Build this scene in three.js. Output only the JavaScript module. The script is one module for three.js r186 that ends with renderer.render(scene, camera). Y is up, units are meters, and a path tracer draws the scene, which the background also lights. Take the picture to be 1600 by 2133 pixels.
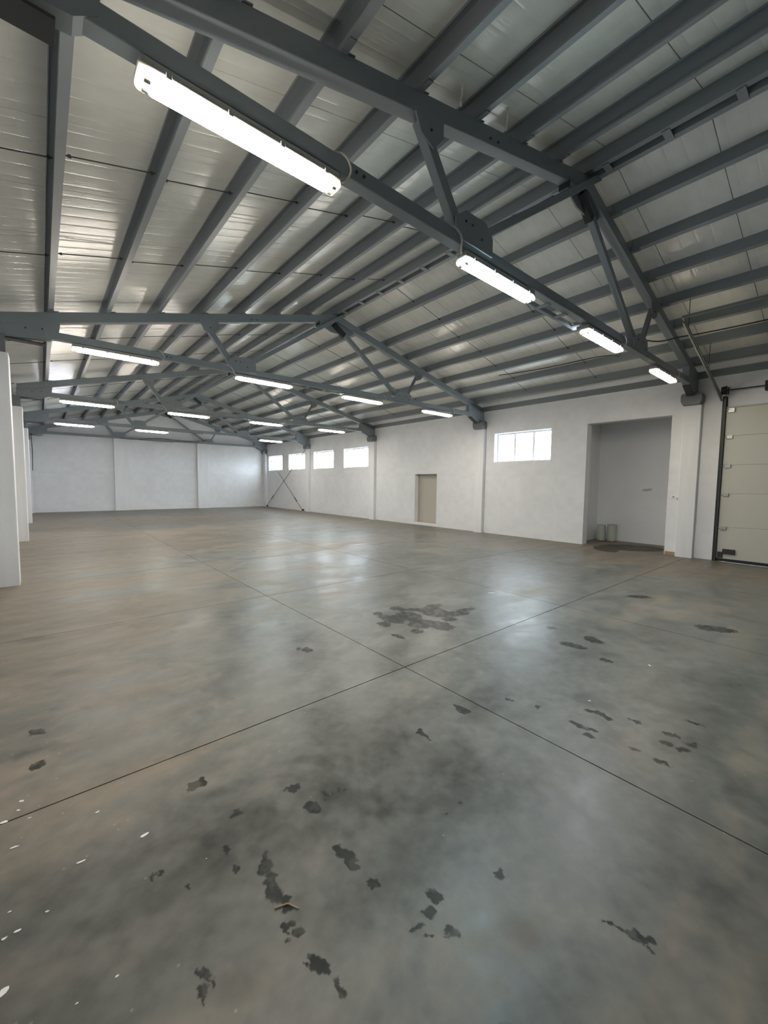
import * as THREE from 'three';
import { RoundedBoxGeometry } from 'three/addons/geometries/RoundedBoxGeometry.js';
import { mergeGeometries } from 'three/addons/utils/BufferGeometryUtils.js';
import { RectAreaLightUniformsLib } from 'three/addons/lights/RectAreaLightUniformsLib.js';

// ---------------------------------------------------------------- camera, sky, exposure
RectAreaLightUniformsLib.init();
const scene = new THREE.Scene();
const renderer = new THREE.WebGLRenderer({ antialias: true });
renderer.toneMapping = THREE.LinearToneMapping;
renderer.toneMappingExposure = 1.0;
renderer.shadowMap.enabled = true;
const EYE = 1.68, FOCAL = 841.06, YAW = THREE.MathUtils.degToRad(40.31), PITCH = THREE.MathUtils.degToRad(-4.037), ROLL = THREE.MathUtils.degToRad(0.701);
const camera = new THREE.PerspectiveCamera(2 * Math.atan(1066.5 / FOCAL) * 180 / Math.PI, 1600 / 2133, 0.05, 200);
camera.rotation.order = 'YXZ';
camera.rotation.set(PITCH, -YAW, ROLL);
camera.position.set(0, EYE, 0);
camera.updateMatrixWorld(true);
scene.background = new THREE.Color(0.78, 0.9, 1.0);        // bright overcast sky outside the windows
scene.backgroundIntensity = 18;
const LAMP = 54, GLOW = 72;                                   // luminance of a batten's light and of its glowing cover

// ---------------------------------------------------------------- measures (metres)
const W = 11.84, LEFT = -0.75, ZF = -26.79, ZB = 9.6;         // right wall, left wall, far wall, wall behind the camera
const RX = 5.76, RY = 5.83, SL = 0.262, SR = 0.25, PH = 0.19;  // ridge x, top of truss at the ridge, roof slopes, purlin height
const slope = (x) => (x < RX ? SL : SR);
const chordTop = (x) => RY - slope(x) * Math.abs(x - RX);
const TZ = [-2.68, -8.7, -14.72, -20.7, -26.5];

// ---------------------------------------------------------------- helpers
let seed = 7;
const rnd = () => { seed = (seed + 0x6d2b79f5) | 0; let t = Math.imul(seed ^ (seed >>> 15), 1 | seed); t = (t + Math.imul(t ^ (t >>> 7), 61 | t)) ^ t; return ((t ^ (t >>> 14)) >>> 0) / 4294967296; };
const used = new Map();
const numbered = (n) => { const k = used.get(n) ?? 0; used.set(n, k + 1); return k ? n + '_' + String(k).padStart(3, '0') : n; };
const hash = (ix, iy) => { let h = (Math.imul(ix, 374761393) + Math.imul(iy, 668265263)) | 0; h = Math.imul(h ^ (h >>> 13), 1274126177); return ((h ^ (h >>> 16)) >>> 0) / 4294967296; };
const noise = (x, y) => { const ix = Math.floor(x), iy = Math.floor(y); let fx = x - ix, fy = y - iy; fx = fx * fx * (3 - 2 * fx); fy = fy * fy * (3 - 2 * fy); const a = hash(ix, iy), b = hash(ix + 1, iy), c = hash(ix, iy + 1), d = hash(ix + 1, iy + 1); return a + (b - a) * fx + (c - a) * fy + (a - b - c + d) * fx * fy; };
const fbm = (x, y, o) => { let s = 0, w = 0.5, t = 0; for (let i = 0; i < o; i++) { s += w * noise(x, y); t += w; x = x * 2.03 + 17.1; y = y * 2.03 + 9.7; w *= 0.5; } return s / t; };
const sstep = (a, b, x) => { x = Math.min(1, Math.max(0, (x - a) / (b - a))); return x * x * (3 - 2 * x); };
const shade = (o) => { o.castShadow = true; o.receiveShadow = true; return o; };
function part(name, geometry, material, parent) { const m = shade(new THREE.Mesh(geometry, material)); m.name = name; parent.add(m); return m; }
function thing(name, label, category, [x, y, z] = [0, 0, 0], group, kind) {
  const g = new THREE.Group(); g.name = numbered(name); g.position.set(x, y, z); g.userData = { label, category };
  if (group) g.userData.group = group;
  if (kind) g.userData.kind = kind;
  scene.add(g); return g;
}
function single(name, geometry, material, label, category, group, kind, pos) {
  const m = shade(new THREE.Mesh(geometry, material)); m.name = numbered(name); m.userData = { label, category };
  if (group) m.userData.group = group;
  if (kind) m.userData.kind = kind;
  if (pos) m.position.set(...pos);
  scene.add(m); return m;
}
function copy(o, [x, y, z], label) { const c = o.clone(); c.name = numbered(o.name.replace(/_\d{3}$/, '')); c.userData = { ...o.userData }; if (label) c.userData.label = label; c.position.set(x, y, z); scene.add(c); return c; }
const box = (x0, x1, y0, y1, z0, z1) => new THREE.BoxGeometry(Math.abs(x1 - x0), Math.abs(y1 - y0), Math.abs(z1 - z0)).translate((x0 + x1) / 2, (y0 + y1) / 2, (z0 + z1) / 2);
// a bevelled rectangular bar between two points of a truss plane (x, y), "t" thick in that plane and "d" deep along z, centred on zc
function bar([x0, y0], [x1, y1], t, d, zc = 0) {
  const l = Math.hypot(x1 - x0, y1 - y0), g = new RoundedBoxGeometry(l, t, d, 1, Math.min(0.008, t * 0.2));
  return g.rotateZ(Math.atan2(y1 - y0, x1 - x0)).translate((x0 + x1) / 2, (y0 + y1) / 2, zc);
}
function plate(points, d, zc = 0) { const s = new THREE.Shape(points.map((q) => new THREE.Vector2(...q))); return new THREE.ExtrudeGeometry(s, { depth: d, bevelEnabled: false }).translate(0, 0, zc - d / 2); }
const tube = (pts, r, seg = 24, rs = 6) => new THREE.TubeGeometry(new THREE.CatmullRomCurve3(pts.map((q) => new THREE.Vector3(...q))), seg, r, rs);
function rod(a, b, r, n = 6) { const A = new THREE.Vector3(...a), B = new THREE.Vector3(...b), d = B.clone().sub(A), g = new THREE.CylinderGeometry(r, r, d.length(), n); g.applyQuaternion(new THREE.Quaternion().setFromUnitVectors(new THREE.Vector3(0, 1, 0), d.normalize())); return g.translate((A.x + B.x) / 2, (A.y + B.y) / 2, (A.z + B.z) / 2); }
const flat = (g) => (g.index ? g.toNonIndexed() : g);
const join = (...gs) => mergeGeometries(gs.map((g) => { const f = flat(g); for (const k of Object.keys(f.attributes)) if (!['position', 'normal', 'uv'].includes(k)) f.deleteAttribute(k); return f; }));
// where a pixel of the 1600 x 2133 photograph meets the floor
const VIEW = new THREE.Quaternion().setFromEuler(new THREE.Euler(PITCH, -YAW, ROLL, 'YXZ'));
function floorAt(px, py) { const d = new THREE.Vector3((px - 800) / FOCAL, -(py - 1066.5) / FOCAL, -1).applyQuaternion(VIEW); const t = -EYE / d.y; return [d.x * t, d.z * t]; }

function dataTexture(w, h, fn, srgb, repeat = true) {
  const a = new Uint8Array(w * h * 4);
  for (let j = 0, o = 0; j < h; j++) for (let i = 0; i < w; i++, o += 4) { const c = fn(i, j); a[o] = c[0]; a[o + 1] = c[1]; a[o + 2] = c[2]; a[o + 3] = 255; }
  const t = new THREE.DataTexture(a, w, h); t.magFilter = THREE.LinearFilter; t.minFilter = THREE.LinearMipmapLinearFilter; t.generateMipmaps = true;
  if (srgb) t.colorSpace = THREE.SRGBColorSpace;
  if (repeat) t.wrapS = t.wrapT = THREE.RepeatWrapping;
  t.needsUpdate = true; return t;
}
const enc = (v) => 255 * Math.pow(Math.min(1, Math.max(0, v)), 1 / 2.2);

// ---------------------------------------------------------------- floor textures (what the concrete is stained with)
const STAINS = [   // px, py, half length, half width, turn in degrees (photograph pixels)
  [905, 1275, 30, 9, 8], [880, 1300, 26, 8, 0], [920, 1304, 24, 8, 10], [850, 1284, 26, 8, 5], [815, 1290, 24, 7, 12], [955, 1278, 20, 5, -5], [972, 1270, 15, 3, -8], [830, 1268, 15, 4, 8], [800, 1301, 13, 5, 10], [870, 1315, 11, 4, 0], [829, 1326, 14, 3, 14], [905, 1262, 14, 4, 0], [938, 1290, 14, 4, 0], [785, 1278, 9, 3, 0], [860, 1270, 12, 3, 0],
  [77, 1524, 20, 5, -5], [80, 1593, 15, 6, -25], [64, 1597, 6, 3, 0], [418, 1629, 11, 8, -30], [402, 1638, 12, 7, -20], [613, 1638, 14, 7, -22], [650, 1682, 15, 13, 20], [490, 1699, 13, 5, -30], [470, 1773, 4, 10, -25], [492, 1808, 6, 9, -30],
  [710, 1772, 18, 11, 45], [733, 1796, 19, 12, 38], [783, 1842, 9, 11, -20], [557, 1795, 8, 18, -18], [553, 1812, 8, 14, 0], [567, 1835, 14, 20, -10], [575, 1858, 14, 20, -15], [592, 1888, 12, 16, -10], [603, 1921, 9, 10, 0], [600, 1950, 7, 8, 0], [628, 1938, 13, 13, 0], [652, 2003, 24, 15, 45], [680, 2008, 9, 20, -22], [714, 2052, 8, 26, -24], [627, 2015, 5, 7, 0], [427, 2025, 7, 18, -10], [434, 2050, 4, 10, -10], [415, 2080, 6, 28, 5],
  [316, 1830, 5, 7, 20], [330, 1822, 6, 6, 0], [386, 1849, 5, 8, -15], [880, 1527, 8, 6, 10], [890, 1535, 10, 3, 40], [958, 1475, 16, 5, 25], [970, 1482, 9, 4, 25],
  [903, 1870, 9, 13, -30], [896, 1899, 6, 13, -28], [873, 1929, 12, 9, 10], [891, 1943, 5, 5, 0], [930, 1930, 9, 6, -20], [945, 1938, 6, 11, -20], [932, 1946, 5, 4, 0], [1050, 1818, 9, 6, 0], [1051, 1829, 9, 5, 0], [1268, 1915, 14, 6, 32], [1295, 1932, 14, 4, 35], [1322, 1946, 14, 8, 32], [1345, 1960, 14, 8, 28],
  [1243, 1485, 20, 3, 20], [1268, 1498, 14, 3, 18], [1215, 1515, 27, 4, 22], [1225, 1533, 11, 4, 25], [1321, 1501, 16, 2.5, 22], [1395, 1530, 15, 3, 20], [1387, 1548, 12, 4, 20], [1417, 1561, 14, 4.5, 18], [1438, 1551, 11, 4, 15], [1380, 1590, 20, 3, 25], [1320, 1560, 11, 3, 22], [1447, 1507, 20, 2.5, 22], [1062, 1458, 9, 2, 25], [1122, 1472, 5, 3, 10],
  [1235, 1333, 18, 5, 18], [1195, 1345, 28, 4, 12], [1265, 1377, 12, 3, 14], [1150, 1308, 10, 2.5, 5], [1330, 1243, 22, 3, 4], [640, 1354, 8, 4, 10], [622, 1352, 5, 3, 30], [1490, 1310, 40, 5, 8],
];
const WET = [[1310, 1141, 70, 6.5, 3], [1262, 1144, 28, 6, 8], [1345, 1143, 40, 6, 3]];   // the damp floor at the mouth of the alcove
const DIRT = [
  [1115, 1600, 34, 26, 30], [1150, 1635, 40, 14, 40], [1200, 1680, 50, 12, 42], [600, 1427, 26, 7, -20], [480, 1470, 22, 6, 10], [515, 1465, 10, 5, 0], [180, 1475, 14, 6, 0], [330, 1582, 24, 6, -15], [1240, 1340, 55, 14, 8], [1010, 1500, 40, 16, 20], [900, 1570, 40, 14, 30], [300, 1790, 90, 25, -10], [120, 1700, 60, 30, -20], [80, 1850, 60, 50, -30],
  [250, 2000, 120, 40, -15], [480, 2060, 60, 40, 0], [150, 1400, 120, 10, -3], [60, 1330, 90, 9, -3], [330, 1440, 60, 12, -5], [1400, 1235, 120, 10, 4], [1500, 1200, 110, 9, 4], [1040, 1700, 60, 14, 35], [1250, 1600, 60, 8, 25], [1150, 1285, 60, 6, 5], [620, 1360, 50, 12, 0], [1420, 1480, 70, 10, 15], [1480, 1900, 80, 30, 30], [1100, 1950, 70, 30, 40],
];
const NEAR = { x0: -0.7, x1: 8.56, z0: -8.6, z1: 0.66 }, FARM = { x0: -0.9, x1: 13.7, z0: -27, z1: 3.7 };
function stainMask(R, w, h, list, grow, core) {
  const c = document.createElement('canvas'); c.width = w; c.height = h; const g = c.getContext('2d');
  g.fillStyle = '#000'; g.fillRect(0, 0, w, h);
  const steps = 7;
  for (const [px, py, a, b, deg] of list) for (let k = 0; k < steps; k++) {
    const s = grow + (core - grow) * k / (steps - 1), cr = Math.cos(deg * Math.PI / 180), sr = Math.sin(deg * Math.PI / 180);
    g.fillStyle = 'rgba(255,255,255,' + (k + 1) / steps * 0.34 + ')'; g.beginPath();
    for (let i = 0; i < 28; i++) { const t = i / 28 * Math.PI * 2, u = Math.cos(t) * a * s, v = Math.sin(t) * b * s; const [x, z] = floorAt(px + u * cr - v * sr, py + u * sr + v * cr); const X = (x - R.x0) / (R.x1 - R.x0) * w, Y = (z - R.z0) / (R.z1 - R.z0) * h; i ? g.lineTo(X, Y) : g.moveTo(X, Y); }
    g.closePath(); g.fill();
  }
  return g.getImageData(0, 0, w, h).data;
}
function floorMaps(R, w, h) {
  const dark = stainMask(R, w, h, STAINS, 1.5, 0.85), wet = stainMask(R, w, h, WET, 1.2, 0.8), dirt = stainMask(R, w, h, DIRT, 1.5, 0.2);
  const col = new Uint8Array(w * h * 4), rgh = new Uint8Array(w * h * 4);
  for (let j = 0, o = 0; j < h; j++) for (let i = 0; i < w; i++, o += 4) {
    const x = R.x0 + (i + 0.5) / w * (R.x1 - R.x0), z = R.z0 + (j + 0.5) / h * (R.z1 - R.z0);
    const warp = fbm(x * 1.7 + 31, z * 1.7, 2) - 0.5, big = fbm(x * 0.32 + warp * 0.6 + 5, z * 0.55 + 40, 4), mid = fbm(x * 2.1 + warp * 2, z * 3.4 + 11, 4), fine = fbm(x * 19, z * 19 + 7, 3), sweep = fbm(x * 0.9 + z * 0.25, z * 5.5 + 3, 4), blot = fbm(x * 6.5 + warp * 4, z * 8 + 21, 4), grit = hash(i * 3 + 1, j * 7 + 5);
    // trodden-in brown dust: patchy, more of it by the pillars, the far end and the gate
    const where = 0.46 * sstep(2.2, -0.4, x) * sstep(-0.5, -3, z) + 0.34 * sstep(-8, -13, z) + 0.4 * sstep(8, 10.5, x) * sstep(-9, -4, z) + 0.12 * sstep(1.6, 0.2, x);
    const dust = sstep(0.47, 0.7, big * 0.45 + sweep * 0.27 + mid * 0.16 + blot * 0.12 + where * 0.36);
    let v = 0.9 + (mid - 0.5) * 0.68 + (blot - 0.5) * 0.55 + (fine - 0.5) * 0.4 + (big - 0.5) * 0.5 + (grit - 0.5) * 0.05;
    let r = 0.164 * v, g = 0.167 * v, b = 0.15 * v;
    const dv = 0.92 + (mid - 0.5) * 0.4 + (fine - 0.5) * 0.22 + (sweep - 0.5) * 0.45 + (blot - 0.5) * 0.4;
    r += (0.232 * dv - r) * dust * 0.85; g += (0.192 * dv - g) * dust * 0.85; b += (0.148 * dv - b) * dust * 0.85;
    const dm = dirt[o] / 255, di = dm > 0.01 ? sstep(0.2, 0.95, dm * 0.7 + (fbm(x * 3 + 3, z * 4, 5) - 0.42) * 1.1) * sstep(0, 0.3, dm) * 0.45 : 0;
    r += (0.1 - r) * di; g += (0.088 - g) * di; b += (0.07 - b) * di;
    const wx = (fbm(x * 13 + 50, z * 13, 2) - 0.5) * 0.05 + (fbm(x * 40, z * 40 + 20, 2) - 0.5) * 0.036, wz = (fbm(x * 13, z * 13 + 70, 2) - 0.5) * 0.05 + (fbm(x * 40 + 90, z * 40, 2) - 0.5) * 0.036;
    const ii = Math.min(w - 1, Math.max(0, Math.round(i + wx * w / (R.x1 - R.x0)))), jj = Math.min(h - 1, Math.max(0, Math.round(j + wz * h / (R.z1 - R.z0)))), k = dark[(jj * w + ii) * 4] / 255;
    const st = k > 0.01 ? sstep(0.25, 0.55, k + (fbm(x * 60, z * 60, 2) - 0.5) * 0.5) * (0.74 + 0.26 * sstep(0.3, 0.5, fbm(x * 22 + 4, z * 22, 3))) : 0;
    const wv = wet[o] / 255, ws = wv > 0.01 ? sstep(0.4, 0.6, wv + (fbm(x * 5, z * 5, 4) - 0.5) * 0.8) : 0, s = Math.max(st * (0.72 + 0.28 * fine), ws * 0.72);
    r += (0.028 - r) * s; g += (0.032 - g) * s; b += (0.03 - b) * s;
    // pale specks of plaster and paint
    if (hash(Math.floor(x * 110) + 91, Math.floor(z * 110) + 17) > 0.9997 - 0.0016 * sstep(0.7, -0.2, x)) { r += 0.1; g += 0.1; b += 0.085; }
    col[o] = enc(r); col[o + 1] = enc(g); col[o + 2] = enc(b); col[o + 3] = 255;
    const ro = 0.38 + (mid - 0.5) * 0.2 + (fine - 0.5) * 0.12 + dust * 0.12 + di * 0.12 - s * 0.02;
    rgh[o] = rgh[o + 1] = rgh[o + 2] = 255 * Math.min(1, Math.max(0.12, ro)); rgh[o + 3] = 255 * (1 - 0.85 * s - 0.2 * dust);
  }
  const mk = (a, srgb) => { const t = new THREE.DataTexture(a, w, h); t.magFilter = THREE.LinearFilter; if (srgb) t.colorSpace = THREE.SRGBColorSpace; t.wrapS = t.wrapT = THREE.MirroredRepeatWrapping; t.needsUpdate = true; return t; };
  const rt = mk(rgh, false); return { map: mk(col, true), roughnessMap: rt, specularIntensityMap: rt };
}
const nearFloor = new THREE.MeshPhysicalMaterial({ ...floorMaps(NEAR, 2048, 2048), roughness: 1, specularIntensity: 0.8 });
const farFloor = new THREE.MeshPhysicalMaterial({ ...floorMaps(FARM, 1024, 2048), roughness: 1, specularIntensity: 0.8 });
nearFloor.name = 'power-floated concrete'; farFloor.name = 'power-floated concrete further off';

// ---------------------------------------------------------------- materials
const plasterTex = dataTexture(512, 512, (i, j) => { const n = 0.965 + 0.05 * (fbm(i / 64, j / 64, 5) - 0.5) + 0.02 * (hash(i, j) - 0.5); return [255 * n, 255 * n, 253 * n]; }, true);
const plasterBump = dataTexture(512, 512, (i, j) => { const n = fbm(i / 40, j / 40, 5) * 0.8 + fbm(i / 6, j / 6, 2) * 0.2; return [255 * n, 255 * n, 255 * n]; });
plasterTex.repeat.set(0.5, 0.5); plasterBump.repeat.set(0.5, 0.5);
const M = {
  wall: new THREE.MeshStandardMaterial({ color: 0xf1f3f8, map: plasterTex, bumpMap: plasterBump, bumpScale: 0.004, roughness: 0.85 }),
  steel: new THREE.MeshStandardMaterial({ color: new THREE.Color(0.235, 0.27, 0.297), roughness: 0.5 }),
  purlin: new THREE.MeshStandardMaterial({ color: new THREE.Color(0.19, 0.213, 0.232), roughness: 0.45 }),
  dark: new THREE.MeshStandardMaterial({ color: new THREE.Color(0.03, 0.033, 0.036), roughness: 0.5 }),
  black: new THREE.MeshStandardMaterial({ color: new THREE.Color(0.012, 0.012, 0.013), roughness: 0.6 }),
  galv: new THREE.MeshStandardMaterial({ color: new THREE.Color(0.4, 0.41, 0.4), roughness: 0.38, metalness: 0.7 }),
  track: new THREE.MeshStandardMaterial({ color: new THREE.Color(0.16, 0.175, 0.165), roughness: 0.4, metalness: 0.3 }),
  cleat: new THREE.MeshStandardMaterial({ color: new THREE.Color(0.17, 0.185, 0.2), roughness: 0.5 }),
  white: new THREE.MeshStandardMaterial({ color: 0xeeeeee, roughness: 0.45 }),
  grey: new THREE.MeshStandardMaterial({ color: 0x9a9c9c, roughness: 0.5 }),
  cable: new THREE.MeshStandardMaterial({ color: 0xb9bab6, roughness: 0.55 }),
  joint: new THREE.MeshStandardMaterial({ color: new THREE.Color(0.035, 0.03, 0.026), roughness: 0.95 }),
  door: new THREE.MeshStandardMaterial({ color: new THREE.Color(0.5, 0.47, 0.41), roughness: 0.55 }),
  gate: new THREE.MeshStandardMaterial({ color: new THREE.Color(0.58, 0.58, 0.52), roughness: 0.45 }),
  can: new THREE.MeshStandardMaterial({ color: new THREE.Color(0.5, 0.53, 0.48), roughness: 0.5 }),
  wood: new THREE.MeshStandardMaterial({ color: new THREE.Color(0.38, 0.28, 0.17), roughness: 0.8 }),
  glass: new THREE.MeshPhysicalMaterial({ color: 0xffffff, transmission: 1, roughness: 0, ior: 1.5 }),
  roof: new THREE.MeshStandardMaterial({ color: new THREE.Color(0.2, 0.2, 0.2), roughness: 0.8 }),
  ground: new THREE.MeshStandardMaterial({ color: new THREE.Color(0.34, 0.33, 0.3), roughness: 0.95 }),
};
// sandwich panels: fine flutes that run down the slope (u down the slope, v along the building, both in metres)
const fluteTex = dataTexture(8, 1024, (i, j) => { const u = j / 1024 * 5, k = Math.floor(u), t = u - k, lean = (hash(k, 5) - 0.5) * 0.3, bow = 0.25 * (1 - (2 * t - 1) ** 2), groove = 0.45 * Math.exp(-(((t < 0.5 ? t : 1 - t) / 0.045) ** 2)), rib = 0.05 * Math.cos(t * Math.PI * 12); const n = 0.55 + bow + lean * (t - 0.5) - groove + rib; return [255 * n, 255 * n, 255 * n]; });
const panelTex = dataTexture(256, 256, (i, j) => { const n = 0.95 + 0.06 * (fbm(i / 50, j / 30, 4) - 0.5); return [255 * n, 255 * n, 253 * n]; }, true);
M.panel = new THREE.MeshStandardMaterial({ color: new THREE.Color(0.72, 0.735, 0.71), map: panelTex, bumpMap: fluteTex, bumpScale: 0.004, roughness: 0.24 });

// ---------------------------------------------------------------- floor: cast bays with sawn joints
const floorG = thing('floor', 'smooth stained grey concrete floor in sawn bays', 'floor', [0, 0, 0], null, 'structure');
const base = part('joint_bed', box(LEFT - 0.2, 13.6, -0.2, -0.012, ZF - 0.2, ZB + 0.2), M.joint, floorG);
{
  const xs = [LEFT - 0.1, -0.54, 2.489, 5.518, 8.547, 11.576, 13.55], zs = [ZB];
  for (let z = 0.368; z > ZF; z -= 2.979) zs.push(z);
  zs.push(ZF - 0.1);
  const gap = 0.0045;
  for (let i = 0; i + 1 < xs.length; i++) for (let j = 0; j + 1 < zs.length; j++) {
    const near = i >= 1 && i <= 3 && j >= 1 && j <= 3, R = near ? NEAR : FARM;
    const g = box(xs[i] + gap, xs[i + 1] - gap, -0.012, 0, zs[j + 1] + gap, zs[j] - gap), p = g.attributes.position, u = g.attributes.uv;
    for (let k = 0; k < p.count; k++) u.setXY(k, (p.getX(k) - R.x0) / (R.x1 - R.x0), (p.getZ(k) - R.z0) / (R.z1 - R.z0));
    part('concrete_slab', g, near ? nearFloor : farFloor, floorG);
  }
}
single('ground_outside', box(14.2, 60, -0.3, -0.1, -60, 40), M.ground, 'pale open ground outside the windows', 'ground', null, 'structure');

// ---------------------------------------------------------------- walls
const WT = 0.28;
const WINZ = [[-8.18, -6.17], [-17.18, -15.17], [-20.17, -18.14], [-23.2, -21.2], [-26.1, -24.1]], WY0 = 2.455, WY1 = 3.41;
const DOOR = { z0: -11.99, z1: -10.78, y0: 0.1, y1: 2.08 }, ALC = { z0: -5.11, z1: -3.1, y1: 3.43 }, GATE = { z0: -2.02, z1: 2.1, y1: 3.4 };
const roofUnder = (x) => chordTop(x) + PH;
function rectPath(z0, z1, y0, y1) { const h = new THREE.Path(); h.moveTo(-z1, y0); h.lineTo(-z1, y1); h.lineTo(-z0, y1); h.lineTo(-z0, y0); h.closePath(); return h; }
const wallRight = thing('wall_right', 'white plastered long wall with windows, door, alcove and gate', 'wall', [0, 0, 0], null, 'structure');
{
  const top = roofUnder(W) + 0.06, s = new THREE.Shape(), P = [[-ZB, -0.15], [-ZB, top], [-ZF, top], [-ZF, -0.15], [-ALC.z0, -0.15], [-ALC.z0, ALC.y1], [-ALC.z1, ALC.y1], [-ALC.z1, -0.15], [-GATE.z0, -0.15], [-GATE.z0, GATE.y1], [-GATE.z1, GATE.y1], [-GATE.z1, -0.15]];
  s.moveTo(...P[0]); for (const q of P.slice(1)) s.lineTo(...q); s.closePath();
  for (const [a, b] of WINZ) s.holes.push(rectPath(a, b, WY0, WY1));
  s.holes.push(rectPath(DOOR.z0, DOOR.z1, DOOR.y0, DOOR.y1));
  part('wall_plaster', new THREE.ExtrudeGeometry(s, { depth: WT, bevelEnabled: false }).rotateY(Math.PI / 2).translate(W, 0, 0), M.wall, wallRight);
}
const PILTOP = 3.6;
const pilasterG = new RoundedBoxGeometry(0.15, PILTOP + 0.05, 0.34, 2, 0.012);
for (const z of TZ) part('pilaster', pilasterG.clone().translate(W - 0.072, PILTOP / 2 - 0.025, z + 0.01), M.wall, wallRight);
const wallLeft = thing('wall_left', 'white long wall behind the near row of projecting pillars', 'wall', [0, 0, 0], null, 'structure');
part('wall_plaster', box(LEFT - WT, LEFT, -0.15, roofUnder(LEFT) + 0.05, ZF, ZB), M.wall, wallLeft);
const leftPil = new RoundedBoxGeometry(0.45, PILTOP + 0.05, 0.36, 2, 0.012);
for (const z of [...TZ.slice(0, 4), -26.55, 3.3]) part('pillar', leftPil.clone().translate(-0.315 - 0.222, PILTOP / 2 - 0.025, z), M.wall, wallLeft);
function gable(name, z0, z1, label) {
  const s = new THREE.Shape([[LEFT - WT, -0.15], [LEFT - WT, roofUnder(LEFT - WT)], [RX, RY + PH + 0.02], [W + WT, roofUnder(W + WT)], [W + WT, -0.15]].map((q) => new THREE.Vector2(...q)));
  const g = thing(name, label, 'wall', [0, 0, 0], null, 'structure');
  part('wall_plaster', new THREE.ExtrudeGeometry(s, { depth: z1 - z0, bevelEnabled: false }).translate(0, 0, z0), M.wall, g);
  return g;
}
const wallBack = gable('wall_back', ZF - WT, ZF, 'white gable wall at the far end of the hall');
for (const [a, b] of [[3.1, 3.82], [7.42, 8.08]]) part('pilaster', new RoundedBoxGeometry(b - a, 4.1, 0.17, 2, 0.01).translate((a + b) / 2, 2.0, ZF + 0.08), M.wall, wallBack);
gable('wall_front', ZB, ZB + WT, 'white gable wall closing the hall behind the viewer');
// the recess behind the tall opening
const alc = thing('wall_alcove', 'dim grey plastered recess behind the tall opening', 'wall', [0, 0, 0], null, 'structure');
{
  const x0 = W + WT, x1 = 13.55, z0 = -5.42, z1 = -2.55, y1 = 3.75;
  part('back_face', box(x1, x1 + 0.15, -0.1, y1, z0 - 0.15, z1 + 0.15), M.wall, alc);
  part('side_face', box(x0, x1, -0.1, y1, z0 - 0.15, z0), M.wall, alc);
  part('side_face', box(x0, x1, -0.1, y1, z1, z1 + 0.15), M.wall, alc);
  part('top_face', box(x0, x1 + 0.15, y1, y1 + 0.15, z0 - 0.15, z1 + 0.15), M.wall, alc);
  part('plaster_scar', plate([[-0.13, -0.01], [-0.1, 0.03], [-0.02, 0.035], [0.05, 0.05], [0.13, 0.04], [0.1, 0.0], [0.0, -0.03], [-0.08, -0.035]], 0.012).rotateY(-Math.PI / 2).translate(x1 - 0.004, 1.58, -4.05), M.cable, alc);
}
const strip = single('trim_1', box(W - 0.02, W, 0.0, 0.085, -3.08, -2.86), M.wood, 'short brown wooden strip at the foot of the alcove jamb', 'trim', null, 'structure');

// ---------------------------------------------------------------- ceiling: roof panels over the purlins
const ceil = thing('ceiling', 'ribbed grey white roof panels above the purlins', 'ceiling', [0, 0, 0], null, 'structure');
for (const s of [-1, 1]) {
  const sl = s < 0 ? SL : SR, xe = s < 0 ? LEFT - WT : W + WT, run = Math.abs(xe - RX), ang = Math.atan(sl), len = run / Math.cos(ang);
  // panel in its own frame: u down the slope from the ridge, v up, w along z
  const place = (g) => { const m = new THREE.Matrix4(); const U = new THREE.Vector3(s * Math.cos(ang), -Math.sin(ang), 0), V = new THREE.Vector3(s * Math.sin(ang), Math.cos(ang), 0), Wd = new THREE.Vector3(0, 0, s); m.makeBasis(U, V, Wd).setPosition(RX, RY + PH / Math.cos(ang), 0); return g.applyMatrix4(m); };
  const uvm = (g) => { const p = g.attributes.position, u = g.attributes.uv; for (let k = 0; k < p.count; k++) u.setXY(k, p.getX(k), p.getZ(k)); return g; };
  const pg = new RoundedBoxGeometry(len, 0.03, 0.994, 1, 0.004).translate(len / 2, 0.015, 0), shared = place(uvm(pg));
  for (let k = 0; k < 31; k++) { const z = 3.62 - k; const m = part('roof_panel', shared, M.panel, ceil); m.position.z = z - 0.5; }
  part('roof_deck', place(new THREE.BoxGeometry(len + 0.3, 0.05, 37.2).translate(len / 2 - 0.1 + 0.1, 0.06, s * -8.6)), M.roof, ceil);
  part('roof_panel', place(uvm(new THREE.BoxGeometry(len, 0.03, 5.9).translate(len / 2, 0.015, s * (3.63 + 2.96)))), M.panel, ceil);
}

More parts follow.
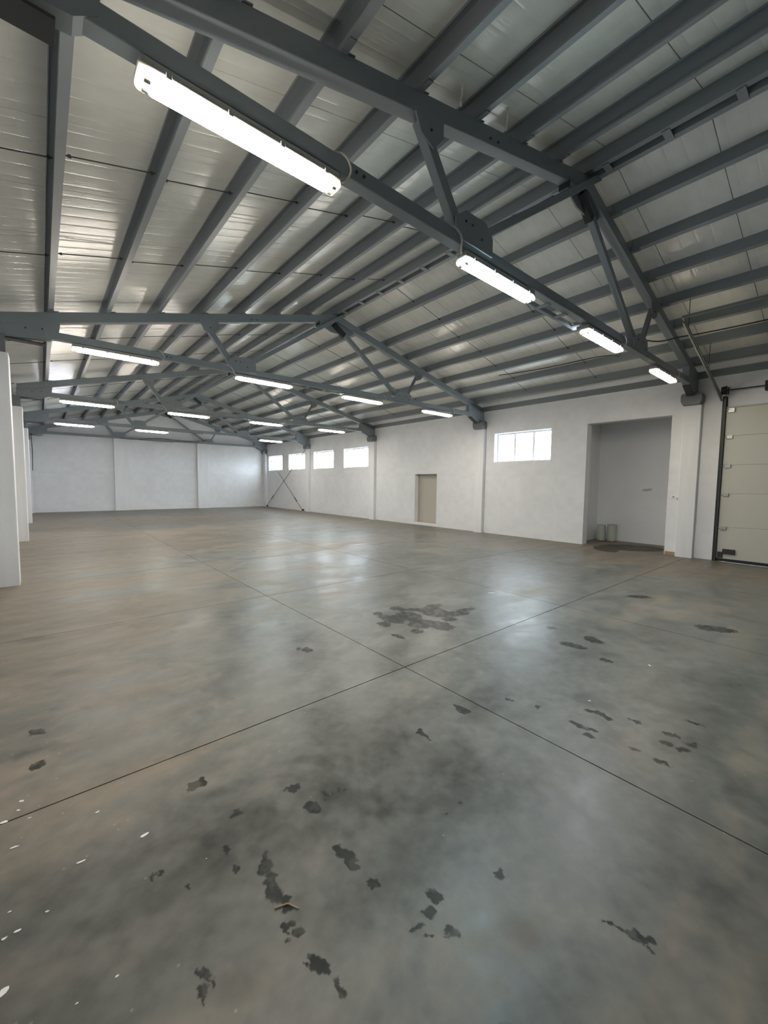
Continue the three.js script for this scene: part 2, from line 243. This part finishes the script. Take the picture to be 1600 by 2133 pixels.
// ---------------------------------------------------------------- purlins
function cee(h, f, t, lip) { return new THREE.Shape([[0, 0], [f, 0], [f, lip], [f - t, lip], [f - t, t], [t, t], [t, h - t], [f - t, h - t], [f - t, h - lip], [f, h - lip], [f, h], [0, h]].map((q) => new THREE.Vector2(...q))); }
function purlin(x, label, group, web = 1) {
  const s = x < RX ? -1 : 1, ang = Math.atan(slope(x)), z1 = 3.4, z0 = ZF + 0.02;
  const o = thing('purlin', label, 'purlin', [x, chordTop(x), 0], group);
  const place = (g) => g.applyMatrix4(new THREE.Matrix4().makeBasis(new THREE.Vector3(s * Math.cos(ang), -Math.sin(ang), 0), new THREE.Vector3(s * Math.sin(ang), Math.cos(ang), 0), new THREE.Vector3(0, 0, s)));
  part('channel', place(new THREE.ExtrudeGeometry(cee(PH - 0.002, 0.072, 0.004, 0.018), { depth: z1 - z0, bevelEnabled: false }).translate(-0.036, 0.001, s > 0 ? z0 : -z1)), M.purlin, o);
  for (const z of TZ) {
    part('cleat', place(join(new THREE.BoxGeometry(0.008, 0.15, 0.12).translate(-0.041, 0.08, s * (z + 0.01)), new THREE.BoxGeometry(0.07, 0.008, 0.12).translate(-0.076, 0.008, s * (z + 0.01)))), M.cleat, o);
    part('lap_sleeve', place(new THREE.BoxGeometry(0.06, 0.012, 0.34).translate(0, -0.0045, s * (z + 0.02))), M.purlin, o);
  }
  return o;
}
const PXL = [4.92, 4.13, 3.34, 2.56, 1.78, 1.0, 0.22], PXR = [6.56, 7.36, 8.16, 8.96, 9.76, 10.56, 11.36];
const nth = ['first', 'second', 'third', 'fourth', 'fifth', 'sixth', 'seventh', 'eighth'];
PXL.forEach((x, k) => purlin(x, 'dark grey channel purlin, ' + nth[k] + ' down from the ridge on the pillar side', 'purlins over the pillars'));
PXR.forEach((x, k) => purlin(x, 'dark grey channel purlin, ' + nth[k] + ' down from the ridge above the windowed wall', 'purlins over the windowed wall'));
purlin(-0.55, 'grey eaves purlin lying along the top of the pillar wall');
{ // eaves member on the windowed wall
  single('eaves_purlin', box(W - 0.075, W - 0.003, 4.2, 4.35, ZF + 0.01, 3.4), M.purlin, 'dark grey eaves member along the top of the windowed wall', 'purlin');
}
{ // ridge: two channels joined by batten plates
  const o = thing('ridge_purlin', 'pair of ridge channels joined by small batten plates', 'purlin', [RX, RY - 0.02, 0]);
  const ang = Math.atan(SL);
  for (const s of [-1, 1]) part('channel', box(s * 0.055, s * 0.135, 0, 0.19, ZF + 0.02, 3.4).translate(0, -0.01, 0), M.purlin, o);
  for (let z = 2.9; z > ZF + 0.3; z -= 0.66) part('batten_plate', box(-0.1, 0.1, -0.02, -0.01, z - 0.04, z + 0.04), M.purlin, o);
}
// sag rods at the third points of every bay, staggered from one purlin gap to the next
{
  const proto = {};
  const sides = [[...PXL].reverse().concat(RX - 0.13), [RX + 0.13, ...PXR]];
  sides[0].unshift(-0.55);
  for (let s = 0; s < 2; s++) for (let b = 0; b < 4; b++) for (const f of [1 / 3, 2 / 3]) for (let k = 0; k + 1 < sides[s].length; k++) {
    const z = TZ[b] + (TZ[b + 1] - TZ[b]) * f + (k % 2 ? 0.035 : -0.035), xa = sides[s][k] + 0.04, xb = sides[s][k + 1] - 0.04, dx = xb - xa, dy = chordTop(xb) - chordTop(xa);
    const key = s + ':' + dx.toFixed(2) + ':' + dy.toFixed(2);
    if (!proto[key]) proto[key] = join(rod([0, 0, 0], [dx, dy, 0], 0.006, 5), rod([dx * 0.03, dy * 0.03, 0], [dx * 0.06, dy * 0.06, 0], 0.015, 6), rod([dx * 0.94, dy * 0.94, 0], [dx * 0.97, dy * 0.97, 0], 0.015, 6));
    const gapNo = s ? k : 7 - k, names = ['gate', 'alcove', 'door', 'crossed-rod', 'gable'];
    single('sag_rod', proto[key], M.dark, 'sag rod in ' + nth[gapNo] + ' gap below ridge, ' + (s ? 'window' : 'pillar') + ' slope, ' + (f < 0.5 ? 'just past ' + names[b] : 'just before ' + names[b + 1]) + ' truss', 'rod', s ? 'sag rods over the windowed wall' : 'sag rods over the pillars', null, [xa, chordTop(xa) + 0.1, z]);
  }
}

// ---------------------------------------------------------------- roof trusses
const TIE = 4.02;
function truss(label) {
  const t = thing('roof_truss', label, 'truss', [0, 0, 0], 'roof trusses');
  const CH = 0.165, CW = 0.13, n = (s) => { const a = Math.atan(s); return [Math.sin(a), Math.cos(a)]; };
  const chord = (xa, xb) => { const s = slope((xa + xb) / 2), [, c] = n(s), off = CH / 2 / c; return bar([xa, chordTop(xa) - off], [xb, chordTop(xb) - off], CH, CW); };
  part('top_chord', chord(-0.4, RX - 0.01), M.steel, t);
  part('top_chord', chord(RX + 0.01, W - 0.01), M.steel, t);
  part('bottom_tie', bar([0.2, TIE], [11.1, TIE + 0.04], 0.12, 0.11), M.steel, t);
  // second bar and battens beside the tie between the middle lamps
  part('side_bar', join(bar([4.35, TIE - 0.02], [6.1, TIE - 0.02], 0.06, 0.05, -0.2), ...[4.45, 5.0, 5.45, 5.95].map((x) => box(x - 0.035, x + 0.035, TIE - 0.05, TIE - 0.035, -0.2, -0.02))), M.steel, t);
  { const g = bar([3.42, 4.14], [5.9, 5.83], 0.085, 0.085, 0), p = g.attributes.position; for (let i = 0; i < p.count; i++) p.setZ(i, p.getZ(i) + (p.getX(i) - 3.42) / 2.48 * 0.12); part('web', g, M.steel, t); }
  part('web', bar([5.74, 5.6], [7.86, 4.13], 0.1, 0.09), M.steel, t);
  part('strut', bar([2.62, 4.83], [3.15, 4.12], 0.11, 0.09), M.steel, t);
  part('strut', bar([8.62, 4.92], [8.16, 4.16], 0.06, 0.08), M.cleat, t);
  part('gusset_plate', plate([[3.06, 4.02], [3.64, 4.02], [3.64, 4.2], [3.52, 4.31], [3.2, 4.3], [3.06, 4.2]], 0.016, 0.062), M.steel, t);
  part('gusset_plate', plate([[7.66, 4.02], [8.34, 4.02], [8.3, 4.24], [8.16, 4.3], [7.86, 4.28], [7.66, 4.16]], 0.016, 0.062), M.steel, t);
  part('gusset_plate', plate([[2.5, 4.84], [2.86, 4.94], [2.86, 4.76], [2.74, 4.62], [2.58, 4.68]], 0.016, 0.062), M.steel, t);
  part('gusset_plate', plate([[8.42, 5.04], [8.82, 4.94], [8.72, 4.78], [8.54, 4.7], [8.44, 4.86]], 0.016, 0.055), M.cleat, t);
  part('gusset_plate', plate([[5.26, 5.52], [5.6, 5.4], [5.92, 5.4], [6.26, 5.5], [6.26, 5.66], [5.76, 5.78], [5.26, 5.64]], 0.02, -0.02), M.steel, t);
  part('splice_plate', box(5.2, 5.235, 5.44, 5.56, -0.065, 0.065), M.dark, t);
  part('splice_plate', bar([5.66, 5.6], [5.98, 5.38], 0.13, 0.1), M.dark, t);
  // haunches where chord and tie meet over the walls
  part('haunch', plate([[-0.42, 3.86], [0.2, 3.93], [0.3, 4.0], [0.33, 4.2], [0.3, 4.34], [-0.42, 4.13]], 0.12), M.steel, t);
  part('seat_plate', box(-0.36, 0.13, 3.845, 3.862, -0.08, 0.08), M.dark, t);
  part('post_stub', box(-0.62, -0.345, PILTOP - 0.02, 3.9, -0.1, 0.1), M.cleat, t);
  part('haunch', plate([[11.0, 4.0], [11.15, 3.96], [11.5, 3.8], [W - 0.015, 3.8], [W - 0.015, 4.28], [11.0, 4.46]], 0.13), M.steel, t);
  part('seat_plate', bar([11.12, 3.962], [11.5, 3.79], 0.016, 0.15), M.dark, t);
  // cap on the wall pillar: chamfered block
  part('pillar_cap', plate([[-0.2, 3.69], [-0.2, 3.82], [-0.17, 3.86], [0.17, 3.86], [0.2, 3.82], [0.2, 3.69], [0.16, 3.595], [-0.16, 3.595]], 0.27).rotateY(Math.PI / 2).translate(W - 0.145, 0, 0), M.cleat, t);
  const dots = [];
  for (const [x, y] of [[3.2, 4.2], [3.3, 4.2], [3.45, 4.12], [7.85, 4.18], [8.1, 4.18], [8.2, 4.1], [-0.1, 4.05], [0.1, 4.08], [2.7, 4.75], [8.6, 4.84], [1.9, 4.02], [1.97, 4.02], [3.55, 5.13], [3.68, 5.16]]) dots.push(new THREE.CylinderGeometry(0.012, 0.012, 0.012, 6).rotateX(Math.PI / 2).translate(x, y, 0.073));
  part('bolts', join(...dots), M.dark, t);
  return t;
}
const trussLabels = ['grey steel roof truss next to the sectional gate', 'grey steel roof truss between the door and the alcove window', 'grey steel roof truss between the door and the paired windows', 'grey steel roof truss above the crossed bracing rods', 'grey steel roof truss against the far gable wall'];
const truss0 = truss(trussLabels[0]); delete truss0.userData.group; truss0.position.z = TZ[0];
for (let k = 1; k < 5; k++) copy(truss0, [0, 0, TZ[k]], trussLabels[k]);

// ---------------------------------------------------------------- fluorescent battens under the ties
const TINT = { warm: new THREE.Color(1.0, 0.91, 0.79), cool: new THREE.Color(0.74, 0.95, 1.0), white: new THREE.Color(0.88, 0.92, 1.0), yellow: new THREE.Color(0.66, 0.57, 0.43) };
const glowMat = {}; for (const k of Object.keys(TINT)) glowMat[k] = new THREE.MeshStandardMaterial({ color: 0xffffff, roughness: 0.4, emissive: TINT[k], emissiveIntensity: GLOW });
const capMat = new THREE.MeshPhysicalMaterial({ color: 0xe9e6dc, roughness: 0.35, transmission: 0.35, thickness: 0 });
const LL = 1.3;
const LG = {
  housing: new RoundedBoxGeometry(LL - 0.02, 0.045, 0.12, 2, 0.012).translate(0, 0.075, 0),
  rim: new RoundedBoxGeometry(LL, 0.018, 0.128, 2, 0.008).translate(0, 0.048, 0),
  glow: new RoundedBoxGeometry(LL - 0.12, 0.062, 0.14, 2, 0.03).translate(0, 0.012, 0),
  cap: new RoundedBoxGeometry(0.075, 0.058, 0.14, 3, 0.026).translate(0, 0.012, 0),
  socket: new THREE.CylinderGeometry(0.013, 0.013, 0.03, 8).rotateZ(Math.PI / 2),
  latch: new RoundedBoxGeometry(0.03, 0.034, 0.012, 1, 0.003),
};
const conduit = tube([[0.62, 0.075, 0], [0.7, 0.08, 0.02], [0.73, 0.14, 0.07], [0.7, 0.21, 0.072], [0.66, 0.245, 0.05], [0.6, 0.248, 0]], 0.009, 20, 6), conduit2 = tube([[-0.62, 0.075, 0], [-0.68, 0.08, 0.03], [-0.74, 0.16, 0.08], [-0.82, 0.22, 0.07], [-0.95, 0.248, 0.02], [-1.05, 0.248, 0]], 0.011, 20, 6);
function lamp(x, z, tint, label, group, left) {
  const o = thing('batten_lamp', label, 'lamp', [x, 3.86, z], group);
  part('housing', LG.housing, M.grey, o);
  part('rim', LG.rim, M.cable, o);
  part('diffuser', LG.glow, glowMat[tint], o);
  for (const s of [-1, 1]) { const c = part('end_cap', LG.cap, capMat, o); c.position.x = s * (LL / 2 - 0.037); for (const e of [-1, 1]) part('lamp_socket', LG.socket, M.grey, c).position.set(-s * 0.012, -0.012, e * 0.035); }
  for (const s of [-1, 1]) for (const lx of [-0.5, -0.16, 0.18, 0.52]) { const c = part('latch', LG.latch, M.grey, o); c.position.set(lx, 0.046, s * 0.068); }
  part('conduit', left ? conduit2 : conduit, M.cable, o);
  const l = new THREE.RectAreaLight(TINT[tint], LAMP, LL - 0.14, 0.1); l.position.set(0, -0.0215, 0); l.rotation.x = -Math.PI / 2; o.add(l); l.name = 'lamp_light';
  return o;
}
const LX = [1.12, 3.87, 6.6, 9.52];
const ordinal = ['by the pillars', 'just pillar side of ridge', 'just window side of ridge', 'by the windowed wall'];
const where = ['truss beside the gate', 'truss by the alcove window', 'truss by the paired windows', 'truss above the crossed rods'];
const tints = [['warm', 'cool', 'white', 'yellow'], ['warm', 'warm', 'warm', 'warm'], ['warm', 'warm', 'cool', 'warm'], ['white', 'warm', null, 'warm']];
const word = { warm: 'warm white', cool: 'bluish', white: 'cool white', yellow: 'dim yellowish' };
for (let k = 0; k < 4; k++) for (let i = 0; i < 4; i++) if (tints[k][i]) lamp(LX[i], TZ[k], tints[k][i], word[tints[k][i]] + ' lamp ' + ordinal[i] + ', ' + where[k], 'lit batten lamps', i === 1);

// ---------------------------------------------------------------- windows
WINZ.forEach(([z0, z1], n) => {
  const x = W + 0.19, g = thing('window_' + (n + 1), 'white framed three-pane window high in the plastered wall', 'window', [0, 0, 0], null, 'structure');
  const f = 0.05, w = (z1 - z0), p = [];
  const inner = (a, b, c, d) => box(x, x + 0.06, c, d, a, b);
  part('window_frame', join(inner(z0, z1, WY0, WY0 + f), inner(z0, z1, WY1 - f, WY1), inner(z0, z0 + f, WY0 + f, WY1 - f), inner(z1 - f, z1, WY0 + f, WY1 - f)), M.white, g);
  for (const t of [1 / 3, 2 / 3]) part('mullion', inner(z0 + w * t - 0.035, z0 + w * t + 0.035, WY0 + f, WY1 - f), M.white, g);
  for (let k = 0; k < 3; k++) part('pane', new THREE.PlaneGeometry(w / 3 - 0.05, WY1 - WY0 - 2 * f).rotateY(-Math.PI / 2).translate(x + 0.03, (WY0 + WY1) / 2, z0 + w * (k + 0.5) / 3), M.glass, g);
});

// ---------------------------------------------------------------- door
{
  const g = thing('door_1', 'plain beige door set back in the white wall', 'door', [0, 0, 0], null, 'structure'), x = W + 0.2;
  part('door_leaf', new RoundedBoxGeometry(0.045, DOOR.y1 - DOOR.y0 - 0.02, DOOR.z1 - DOOR.z0 - 0.04, 1, 0.004).translate(x + 0.045, (DOOR.y0 + DOOR.y1) / 2 - 0.004, (DOOR.z0 + DOOR.z1) / 2), M.door, g);
  part('door_frame', join(box(x - 0.01, x + 0.07, DOOR.y0, DOOR.y1, DOOR.z0, DOOR.z0 + 0.035), box(x - 0.01, x + 0.07, DOOR.y0, DOOR.y1, DOOR.z1 - 0.035, DOOR.z1), box(x - 0.01, x + 0.07, DOOR.y1 - 0.045, DOOR.y1, DOOR.z0, DOOR.z1)), M.door, g);
  part('door_sill', box(x - 0.03, x + 0.08, DOOR.y0, DOOR.y0 + 0.018, DOOR.z0, DOOR.z1), M.wood, g);
}

// ---------------------------------------------------------------- sectional gate
{
  const g = thing('sectional_gate', 'beige sectional overhead gate with dark side rails and inclined track', 'gate'), ys = [0.07, 0.79, 1.55, 2.19, 2.84, 3.46], za = -2.07, zb = 2.15;
  for (let k = 0; k < 5; k++) {
    const p = part('gate_panel', new RoundedBoxGeometry(0.04, ys[k + 1] - ys[k], zb - za, 2, 0.011).translate(W - 0.026, (ys[k] + ys[k + 1]) / 2, (za + zb) / 2), M.gate, g);
    if (k < 4) part('hinge', join(new RoundedBoxGeometry(0.03, 0.075, 0.1, 1, 0.004).translate(W - 0.062, ys[k + 1] - 0.03, za + 0.1), rod([W - 0.062, ys[k + 1] - 0.03, za - 0.03], [W - 0.062, ys[k + 1] - 0.03, za + 0.05], 0.01, 8)), M.galv, g);
  }
  part('top_roller', join(new RoundedBoxGeometry(0.04, 0.1, 0.11, 1, 0.005).translate(W - 0.067, 3.4, za + 0.1), rod([W - 0.08, 3.42, za - 0.04], [W - 0.08, 3.42, za + 0.06], 0.012, 8)), M.galv, g);
  part('top_seal', box(W - 0.05, W - 0.006, 3.462, 3.49, za, zb), M.cable, g);
  part('bottom_seal', box(W - 0.05, W - 0.006, 0.004, 0.068, za, zb), M.black, g);
  part('bottom_bracket', join(new RoundedBoxGeometry(0.05, 0.11, 0.22, 1, 0.005).translate(W - 0.073, 0.24, za + 0.22), box(W - 0.06, W - 0.048, 0.08, 0.22, za + 0.02, za + 0.12)), M.dark, g);
  for (const z of [za - 0.05, zb + 0.05]) {
    const s = z < 0 ? -1 : 1;
    part('side_rail', join(box(W - 0.1, W - 0.004, 0, 3.72, z - 0.006, z + 0.006), box(W - 0.1, W - 0.09, 0, 3.72, z - s * 0.05, z), box(W - 0.016, W - 0.004, 0, 3.72, z - s * 0.06, z + s * 0.03)), M.dark, g);
    const zt = z - 0.04;
    part('inclined_track', join(bar([W - 0.06, 3.64], [8.55, 4.52], 0.042, 0.03, zt), bar([W - 0.06, 3.72], [8.5, 4.59], 0.034, 0.026, zt)), M.track, g);
    for (const [hx, hy] of [[8.95, 4.42], [10.55, 4.02]]) part('track_hanger', box(hx - 0.012, hx + 0.012, hy, chordTop(hx) - 0.004, zt - 0.022, zt - 0.016), M.dark, g);
    part('cable_drum', join(new THREE.CylinderGeometry(0.085, 0.085, 0.07, 20).rotateX(Math.PI / 2).translate(W - 0.13, 3.84, z + 0.0), new THREE.CylinderGeometry(0.1, 0.1, 0.012, 20).rotateX(Math.PI / 2).translate(W - 0.13, 3.84, z + 0.04), box(W - 0.06, W - 0.004, 3.76, 3.92, z + 0.06, z + 0.07)), M.black, g);
  }
  part('spring_shaft', join(rod([W - 0.13, 3.84, za - 0.1], [W - 0.13, 3.84, zb + 0.1], 0.014, 10), rod([W - 0.13, 3.84, -1.35], [W - 0.13, 3.84, 0.2], 0.045, 14)), M.dark, g);
  part('shaft_bracket', box(W - 0.19, W - 0.004, 3.74, 3.93, -1.44, -1.4), M.black, g);
  part('cross_tube', box(8.49, 8.53, 4.57, 4.61, za - 0.1, zb + 0.1), M.track, g);
}

// ---------------------------------------------------------------- crossed bracing rods on the windowed wall
{
  const x = W - 0.09;
  const brace = (label, a, b, t, off) => {
    const o = thing('bracing_rod', label, 'rod', [x + off, 0, a[0]]); const A = [0, a[1], 0], B = [0, b[1], b[0] - a[0]], at = (s) => [0, A[1] + (B[1] - A[1]) * s, B[2] * s];
    part('rod', rod(A, B, 0.012, 6), M.dark, o);
    part('turnbuckle', join(rod(at(t - 0.025), at(t - 0.012), 0.03, 8), rod(at(t + 0.012), at(t + 0.025), 0.03, 8), rod([0.016, at(t - 0.02)[1], at(t - 0.02)[2]], [0.016, at(t + 0.02)[1], at(t + 0.02)[2]], 0.009, 6), rod([-0.016, at(t - 0.02)[1], at(t - 0.02)[2]], [-0.016, at(t + 0.02)[1], at(t + 0.02)[2]], 0.009, 6)), M.dark, o);
    part('anchor', box(-0.02, 0.085 - off, A[1] - 0.06, A[1] + 0.03, -0.03, 0.03), M.dark, o);
  };
  brace('bracing rod rising from the far corner to the pillar', [-26.28, 0.08], [-20.9, 3.62], 0.17, 0);
  brace('bracing rod falling from the far corner to the pillar foot', [-21.3, 0.08], [-26.28, 3.66], 0.16, -0.034);
}

// ---------------------------------------------------------------- small things
{
  const prof = [[0.001, 0.006], [0.105, 0.006], [0.118, 0.02], [0.12, 0.06], [0.123, 0.07], [0.12, 0.08], [0.12, 0.4], [0.124, 0.41], [0.12, 0.42], [0.116, 0.455], [0.124, 0.462], [0.124, 0.485], [0.115, 0.492], [0.11, 0.482], [0.001, 0.482]].map((q) => new THREE.Vector2(...q));
  const can = (x, z, label, s) => { const o = thing('plastic_drum', label, 'drum', [x, 0, z], 'drums in the alcove'); part('body', new THREE.LatheGeometry(prof, 32), M.can, o); part('lid', new THREE.CylinderGeometry(0.108, 0.108, 0.014, 28).translate(0, 0.487, 0), M.grey, o); o.scale.setScalar(s); return o; };
  can(13.18, -5.13, 'pale plastic drum closer to the alcove side wall', 1.0);
  can(13.22, -4.84, 'pale plastic drum further from the alcove side wall', 1.05);
}
{ // sockets beside the alcove
  const s = thing('wall_socket', 'white square wall socket beside the alcove jamb', 'socket', [W - 0.006, 1.44, -2.97]);
  part('plate', new RoundedBoxGeometry(0.012, 0.09, 0.09, 2, 0.004), M.white, s);
  part('insert', new THREE.CylinderGeometry(0.024, 0.024, 0.01, 18).rotateZ(Math.PI / 2).translate(-0.004, 0, 0), M.grey, s);
  const t = thing('junction_box', 'small cream junction box next to the wall socket', 'box', [W - 0.008, 1.4, -2.885]);
  part('box_body', new RoundedBoxGeometry(0.016, 0.045, 0.06, 2, 0.004), M.cable, t);
  part('cable_gland', new THREE.CylinderGeometry(0.008, 0.008, 0.02, 10).translate(0, -0.03, 0), M.grey, t);
}
single('black_cable', tube([[8.3, 4.3, TZ[0] - 0.02], [8.7, 4.34, -2.6], [9.1, 4.44, -2.57], [9.6, 4.6, -2.5], [10.0, 4.7, -2.3], [10.05, 4.7, -1.75], [10.06, 4.7, -1.0], [10.06, 4.7, 1.5]], 0.012, 60, 6), M.black, 'black cable strung from the truss strut to the gate bay purlins', 'cable');
single('black_cable', tube([[7.3, 3.98, TZ[0] - 0.05], [8.4, 4.12, -3.1], [9.5, 4.5, -3.65], [10.05, 4.7, -4.3], [10.06, 4.71, -5.4], [10.0, 4.73, -6.2], [9.95, 4.76, -6.8]], 0.011, 60, 6), M.black, 'black cable running from the cool white lamp along a purlin', 'cable');
single('gable_cable', tube([[3.35, 4.0, -26.42], [3.9, 3.96, -26.4], [4.9, 4.07, -26.38], [5.5, 4.12, -26.38], [6.3, 4.05, -26.38], [7.2, 4.08, -26.38], [7.9, 4.2, -26.42]], 0.012, 50, 5), M.dark, 'thin dark cable sagging along the tie of the gable truss', 'cable');
single('hanging_cable', tube([[-0.3, 3.93, -26.42], [-0.285, 3.5, -26.36], [-0.27, 3.1, -26.34], [-0.285, 2.6, -26.36], [-0.303, 2.1, -26.4]], 0.014, 30, 6), M.dark, 'dark cable hanging loose down the far corner pillar', 'cable');
for (const [x, y] of [[3.05, 5.16], [3.77, 5.34]]) single('cable_tie', join(tube([[0, 0, 0], [0.004, 0.05, 0.01], [-0.012, 0.09, 0.02], [-0.008, 0.14, 0.03], [-0.02, 0.18, 0.02]], 0.008, 14, 5), rod([0, -0.05, 0], [0, -0.01, 0], 0.011, 6)), M.white, 'white plastic strip sticking up where a purlin meets the truss', 'strip', 'plastic strips on the purlins', null, [x, y + 0.02, TZ[0] + 0.1]);

// chips of paint and splinters on the floor
{
  const chipLabel = 'thin white flake of paint lying on the concrete floor', group = 'paint flakes on the floor';
  const chips = [[9, 1713, 0.034, 0.014, 30], [301, 1740, 0.036, 0.016, 55], [168, 1796, 0.036, 0.009, 35], [30, 1765, 0.03, 0.008, 30], [98, 1899, 0.014, 0.007, 25], [20, 1900, 0.012, 0.005, 30], [8, 1956, 0.016, 0.008, 40], [5, 2068, 0.03, 0.018, 70], [203, 1692, 0.018, 0.009, 50], [1228, 1460, 0.025, 0.008, 10], [1025, 1235, 0.11, 0.025, 5], [45, 1669, 0.02, 0.011, 0], [38, 1688, 0.018, 0.007, 0], [62, 1704, 0.014, 0.005, 20], [36, 1940, 0.02, 0.01, 30], [1353, 1386, 0.05, 0.012, 80], [430, 1789, 0.006, 0.004, 0], [244, 2034, 0.011, 0.006, 30], [160, 2091, 0.008, 0.004, 40]];
  for (const [px, py, a, b, deg] of chips) {
    const [x, z] = floorAt(px, py), n = 9, pts = [];
    for (let i = 0; i < n; i++) { const t = i / n * Math.PI * 2, r = 0.7 + 0.5 * rnd(); pts.push([Math.cos(t) * a * r * 0.55, Math.sin(t) * b * r * 0.6]); }
    const g = plate(pts, 0.0016).rotateX(-Math.PI / 2); g.rotateY((deg - 40) * Math.PI / 180);
    if (px === 1025) single('paper_scrap', g, M.white, 'torn white paper scrap on the open floor towards the alcove', 'paper', null, null, [x, 0.0012, z]);
    else single('paint_flake', g, M.white, chipLabel, 'flake', group, null, [x, 0.0012, z]);
  }
  const [x, z] = floorAt(600, 1885);
  single('wood_splinter', join(rod([-0.05, 0.005, 0.012], [0.0, 0.006, 0], 0.0035, 5), rod([0.0, 0.006, 0], [0.045, 0.005, 0.022], 0.003, 5)).rotateY(-0.6), M.wood, 'short pale wood splinter lying on the long dark floor stain', 'splinter', null, null, [x, 0, z]);
}
renderer.render(scene, camera);
